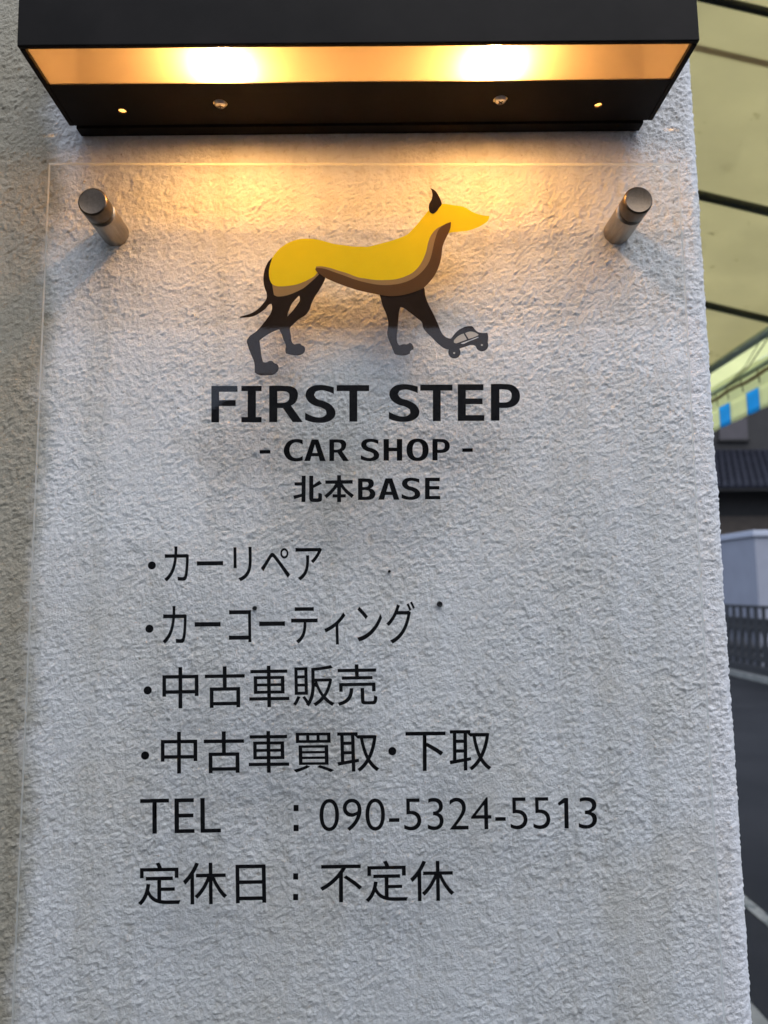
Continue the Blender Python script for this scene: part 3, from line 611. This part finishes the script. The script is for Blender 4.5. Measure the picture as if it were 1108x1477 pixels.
lines = [
    bold_line('FIRST STEP'), bold_line('CAR SHOP'),
    [flat_mesh('g', [c], L0 - .00002 * i) for i, c in enumerate(KANJI)] + bold_line('BASE'),
    [dot(0), text_mesh(*TX['カーリペア'])],
    [dot(1), text_mesh(*TX['カーコーティング'])],
    [dot(2), text_mesh(*TX['中古車販売'])],
    [dot(3), text_mesh(*TX['中古車買取']), dot(4), text_mesh(*TX['下取'])],
    [text_mesh(*TX['TEL'])], [sqm(0), sqm(1), text_mesh(*TX['090-5324-55']), flat_mesh('d', [ONE], L0), text_mesh(*TX['3'])],
    [text_mesh(*TX['定休日'])], [sqm(2), sqm(3), text_mesh(*TX['不定休'])],
]
for ms in lines:
    mesh_obj('lettering', join_meshes('lettering', ms), VINYL, sign)

for (cx, cz) in ((-.2200, 1.8066), (.2135, 1.8078), (-.2200, 1.127), (.2135, 1.127)):
    R = .0116
    b = lathe_y('standoff', [(0, .003), (R, .003), (R, YB + .0006), (R - .0006, YB + .0001), (0, YB + .0001)], cx, cz, BARRELMETAL, sign)
    lathe_y('washer', [(0, YFR - .0001), (R - .0014, YFR - .0001), (R - .0014, YFR - .0014), (0, YFR - .0014)], cx, cz, RUBBER, b)
    lathe_y('cap', [(R - .003, YFR - .00145), (R - .0002, YFR - .00145), (R, YFR - .0019), (R, -.0506), (R - .0004, -.0515), (R - .0014, -.0520), (R - .0020, -.05185), (0, -.0518)], cx, cz, CAPMETAL, b)

# ------------------------------------------------------------------ striped awning beside and above
aw = thing('awning', (2.0, 0, 0), 'pale yellow canvas awning with a blue and yellow striped valance', 'awning')
CZ = lambda x: 3.1275 - .25 * x
AY0, AY1 = .25, 4.3
def slab(name, x0, x1, y0, y1, dz, th, mat, nseg=16):
    bm = bmesh.new()
    grid = []
    for j in range(nseg * 3 + 1):
        y = y0 + (y1 - y0) * j / (nseg * 3)
        row = []
        for i in range(nseg + 1):
            x = x0 + (x1 - x0) * i / nseg
            sag = -.012 * abs(math.sin(math.pi * (y - .997) / .75)) * math.sin(math.pi * i / nseg)
            row.append((bm.verts.new((x, y, CZ(x) + dz + sag)), bm.verts.new((x, y, CZ(x) + dz + sag + th))))
        grid.append(row)
    nj, ni = len(grid), nseg + 1
    for j in range(nj - 1):
        for i in range(ni - 1):
            for s in (0, 1):
                bm.faces.new((grid[j][i][s], grid[j][i + 1][s], grid[j + 1][i + 1][s], grid[j + 1][i][s]))
    for j in range(nj - 1):
        for i in (0, ni - 1): bm.faces.new((grid[j][i][0], grid[j + 1][i][0], grid[j + 1][i][1], grid[j][i][1]))
    for i in range(ni - 1):
        for j in (0, nj - 1): bm.faces.new((grid[j][i][0], grid[j][i + 1][0], grid[j][i + 1][1], grid[j][i][1]))
    return from_bm(name, bm, mat, aw, True)
slab('canvas', -1.5, 2.006, AY0, AY1, .045, .002, CANVAS)
slab('lining', -1.5, 1.84, AY0 + .01, AY1 - .01, .030, .002, LINING)
for y in (1.19,):
    bm = bmesh.new()
    box(bm, -1.5, 1.82, y - .011, y + .011, -.0006, .0006)
    for v in bm.verts: v.co.z += CZ(v.co.x) + .027
    from_bm('seam', bm, SEAM, aw)
for k in range(-1, 5):
    y = .997 + .742 * k if k >= 0 else .28
    r = .010 if k == 0 else .016
    bm = bmesh.new(); tube(bm, [(-1.5, y, CZ(-1.5) - .0175), (1.83, y, CZ(1.83) - .0175)], r, 10)
    from_bm('rafter', bm, RAFTER, aw, True)
bm = bmesh.new(); tube(bm, [(1.83, AY0, 2.672), (1.83, AY1, 2.672)], .022, 12); from_bm('pipe', bm, PIPE, aw, True)
bm = bmesh.new(); tube(bm, [(1.985, AY0, 2.622), (1.985, AY1, 2.622)], .013, 12); from_bm('pipe', bm, PIPE, aw, True)
bm = bmesh.new()
pts = [(1.983, AY0 + i * .1, 2.584 + .006 * math.sin(i * 1.7)) for i in range(41)]
tube(bm, pts, .010, 8); from_bm('lath', bm, LATH, aw, True)
def hang(y0, y1, z0, z1, t=.002, x=2.004, seed=0):
    bm = bmesh.new(); n = 5
    rows = []
    for j in range(5):
        z = z1 + (z0 - z1) * j / 4
        rows.append([[bm.verts.new((x + s * t + .008 * math.sin(3.1 * i / n + seed) * (j / 4) ** 2, y0 + (y1 - y0) * i / n, z)) for s in (0, 1)] for i in range(n + 1)])
    for j in range(4):
        for i in range(n):
            for s in (0, 1): bm.faces.new((rows[j][i][s], rows[j][i + 1][s], rows[j + 1][i + 1][s], rows[j + 1][i][s]))
        for i in (0, n): bm.faces.new((rows[j][i][0], rows[j + 1][i][0], rows[j + 1][i][1], rows[j][i][1]))
    for i in range(n):
        for j in (0, 4): bm.faces.new((rows[j][i][0], rows[j][i + 1][0], rows[j][i + 1][1], rows[j][i][1]))
    return bm
# plain hem band, then the stripes below it
bm = bmesh.new(); box(bm, 2.004, 2.006, AY0, AY1, 2.532, CZ(2.0) + .041); from_bm('hem_band', bm, V_YCAN, aw)
PER = .308
meY = meB = None
k0 = int((AY0 - 3.06) / PER) + 1
for k in range(k0, 5):
    yb = 3.060 + PER * k
    if yb + PER > AY1: break
    for (a, b, mat, nm) in ((yb, yb + .127, V_BLUE, 'B'), (yb + .127, yb + PER, V_YCAN, 'Y')):
        src = meB if nm == 'B' else meY
        if src is None:
            o = from_bm('valance_stripe', hang(a, b, 2.412, 2.5315), mat, aw, True)
            if nm == 'B': meB, yB = o, yb
            else: meY, yY = o, yb
        else:
            o = src.copy(); col.objects.link(o); o.parent = aw
            o.location = src.location + Vector((0, yb - (yB if nm == 'B' else yY), 0))
def cord(pts, r=.0035):
    bm = bmesh.new(); tube(bm, pts, r, 6); from_bm('tie_cord', bm, CORD, aw, True)
cord([(1.985, 3.36, 2.61), (1.93, 3.0, 2.625), (1.85, 2.66, 2.66)])
cord([(1.985, 3.40, 2.61), (1.92, 3.02, 2.63), (1.84, 2.72, 2.66)], .0025)
for y in (3.00, 3.17, 3.33, 3.46):
    cord([(1.985, y, 2.636), (1.972, y + .004, 2.60), (1.982, y + .01, 2.57), (1.995, y + .03, 2.545)], .003)
for y in (.35, AY1 - .05):
    bm = bmesh.new(); tube(bm, [(1.83, y, 0), (1.83, y, 2.66)], .024, 12); from_bm('post', bm, PIPE, aw, True)
for y in (.5, AY1 - .05):
    bm = bmesh.new(); tube(bm, [(-1.46, y, 0), (-1.46, y, CZ(-1.46) - .01)], .024, 12); from_bm('post', bm, PIPE, aw, True)

# ------------------------------------------------------------------ iron fence across the road
fence = thing('iron_fence', (6.20, 12, 0), 'low black ornamental iron fence along the far side of the road', 'fence')
FX, FS = 6.20, .97
for (z0, z1) in ((1.155, 1.20), (.955, .995), (.30, .34)):
    box_obj('rail', (FX - .02, FX + .02, 8.0, 15.0, z0, z1), IRON, fence, .004)
box_obj('plinth', (FX - .06, FX + .06, 8.0, 15.0, 0, .22), IRON, fence, .01)
prof = [(.22, .075), (.30, .05), (.345, .11), (.42, .085), (.49, .105), (.53, .095), (.58, .07), (.65, .052), (.72, .062), (.78, .088), (.82, .11), (.88, .095), (.94, .112), (.96, .11), (.965, .045), (.995, .04), (1.15, .04), (1.16, .06)]
bm = bmesh.new()
f = []; b = []
for (z, hw) in prof:
    f.append((bm.verts.new((FX - .012, -hw, z)), bm.verts.new((FX - .012, hw, z))))
    b.append((bm.verts.new((FX + .012, -hw, z)), bm.verts.new((FX + .012, hw, z))))
for i in range(len(prof) - 1):
    bm.faces.new((f[i][0], f[i][1], f[i + 1][1], f[i + 1][0])); bm.faces.new((b[i][1], b[i][0], b[i + 1][0], b[i + 1][1]))
    bm.faces.new((f[i][1], b[i][1], b[i + 1][1], f[i + 1][1])); bm.faces.new((b[i][0], f[i][0], f[i + 1][0], b[i + 1][0]))
bm.faces.new((f[0][0], b[0][0], b[0][1], f[0][1])); bm.faces.new((f[-1][0], f[-1][1], b[-1][1], b[-1][0]))
bal = from_bm('baluster', bm, IRON, fence)
BY = 8.11
bal.location = (0, BY, 0)
bal.location.y = BY
# the mesh was shifted by the fence origin; put every copy at its own y
for v in bal.data.vertices: v.co.y += 12
bal.location.y = BY - 12
for k in range(1, 29):
    o = bal.copy(); col.objects.link(o); o.parent = fence
    o.location.y = BY - 12 + .241 * k
for y in (8.0, 15.0):
    box_obj('post', (FX - .05, FX + .05, y - .05, y + .05, 0, 1.28), IRON, fence, .008)

# ------------------------------------------------------------------ pale garage behind the fence
gar = thing('garage', (8.6, 13.8, 0), 'pale grey-blue rendered garage block with a light coping behind the iron fence', 'building')
box_obj('wall', (6.9, 10.5, 12.46, 15.2, 0, 2.40), GARAGE, gar, .02)
box_obj('coping', (6.85, 10.55, 12.41, 15.25, 2.402, 2.52), COPING, gar, .02)

# ------------------------------------------------------------------ dark tiled house
hs = thing('tiled_house', (9.5, 18, 0), 'dark two-storey house with a black tiled lean-to roof behind the garage', 'house')
box_obj('wall', (5.8, 15, 17.0, 23, 0, 3.22), BROWNWALL, hs)
box_obj('eave_shade_wall', (5.8, 15, 17.05, 23, 3.222, 4.0), DARKWOOD, hs)  # shade under the eave put in as a darker upper wall
bm = bmesh.new()
ey, ez, ty, tz = 16.0, 3.80, 18.4, 5.10
x0, x1 = 5.4, 15.4
for (a, b) in (((ey, ez), (ty, tz)),):
    vs = [(x0, ey, ez), (x1, ey, ez), (x1, ty, tz), (x0, ty, tz), (x0, ey, ez - .08), (x1, ey, ez - .08), (x1, ty, tz - .08), (x0, ty, tz - .08)]
    v = [bm.verts.new(p) for p in vs]
    for q in ((0, 1, 2, 3), (7, 6, 5, 4), (4, 5, 1, 0), (6, 7, 3, 2), (5, 6, 2, 1), (7, 4, 0, 3)): bm.faces.new([v[i] for i in q])
roof = from_bm('roof', bm, DARKWOOD, hs)
# wavy tile courses: each course a rippled strip that overlaps the one below
bm = bmesh.new()
NC, PITCH_X = 13, .17
sl = Vector((0, ty - ey, tz - ez)); un = Vector((0, -(tz - ez), ty - ey)).normalized()
for c in range(NC):
    a = Vector((0, ey, ez)) + sl * (c / NC - .02); b = Vector((0, ey, ez)) + sl * ((c + 1.1) / NC)
    nx = int((x1 - x0) / PITCH_X * 6)
    r0 = []; r1 = []; r2 = []
    for i in range(nx + 1):
        x = x0 + (x1 - x0) * i / nx
        w_ = .028 * math.sin(2 * math.pi * x / PITCH_X + (c % 2) * math.pi)
        jit = .004 * math.sin(x * 37.1 + c * 11.7)
        r0.append(bm.verts.new(Vector((x, 0, 0)) + a + un * (.075 + w_ + jit)))
        r1.append(bm.verts.new(Vector((x, 0, 0)) + b + un * (.030 + w_)))
        r2.append(bm.verts.new(Vector((x, 0, 0)) + a + un * (.012)))
    for i in range(nx):
        bm.faces.new((r0[i], r0[i + 1], r1[i + 1], r1[i])); bm.faces.new((r2[i], r2[i + 1], r0[i + 1], r0[i]))
from_bm('roof_tile', bm, TILE, roof, False, 'stuff')
box_obj('upper_wall', (5.8, 15, 18.42, 23, 5.0, 7.6), DARKWOOD, hs)
wn = box_obj('window', (9.25, 10.02, 18.36, 18.415, 5.42, 6.3), GREYPANEL, hs, .01)
box_obj('sill', (9.2, 10.07, 18.30, 18.41, 5.36, 5.415), DARKWOOD, wn)
box_obj('window', (11.4, 12.6, 18.36, 18.415, 5.42, 6.3), GREYPANEL, hs, .01)

# ------------------------------------------------------------------ unseen far side of the yard, put in for the sign's faint reflection
hb = thing('low_house', (4, -13, 0), 'low grey-walled house with a dark hipped roof across the yard facing the sign', 'house')
box_obj('wall', (-2.9, 12, -16, -12, 0, 4.0), BLOCK, hb)
bm = bmesh.new()
v = [bm.verts.new(p) for p in ((-3.4, -11.5, 4.0), (12.5, -11.5, 4.0), (12.5, -16.5, 4.0), (-3.4, -16.5, 4.0), (-2.3, -14, 5.9), (9.6, -14, 5.9))]
for q in ((0, 1, 5, 4), (1, 2, 5), (2, 3, 4, 5), (3, 0, 4), (3, 2, 1, 0)): bm.faces.new([v[i] for i in q])
from_bm('roof', bm, TILE, hb)
for x in (.6, 3.2, 6.4): box_obj('window', (x, x + 1.5, -11.99, -11.95, 1.0, 2.2), GREYPANEL, hb)
cp = thing('added_roof', (0, -3, 0), 'unseen flat dark metal roof on four posts, added behind the photographer for the sign reflection', 'added_roof')
box_obj('roof_sheet', (-4.2, 4.2, -3.82, -2.25, 3.22, 3.26), RAFTER, cp, .005)
for y in (-3.76, -2.31):
    box_obj('beam', (-4.15, 4.15, y - .04, y + .04, 3.10, 3.219), RAFTER, cp, .004)
for x in (-4.0, 4.0):
    for y in (-3.76, -2.31):
        box_obj('post', (x - .04, x + .04, y - .038, y + .038, 0, 3.099), RAFTER, cp, .004)
bw = thing('block_wall', (0, -9, 0), 'long grey block wall with a coping facing the sign across the yard', 'wall')
box_obj('body', (-9, 5, -9.2, -9.0, 0, 2.05), BLOCK, bw)
box_obj('coping', (-9.03, 5.03, -9.24, -8.96, 2.052, 2.14), CONCRETE, bw, .01)
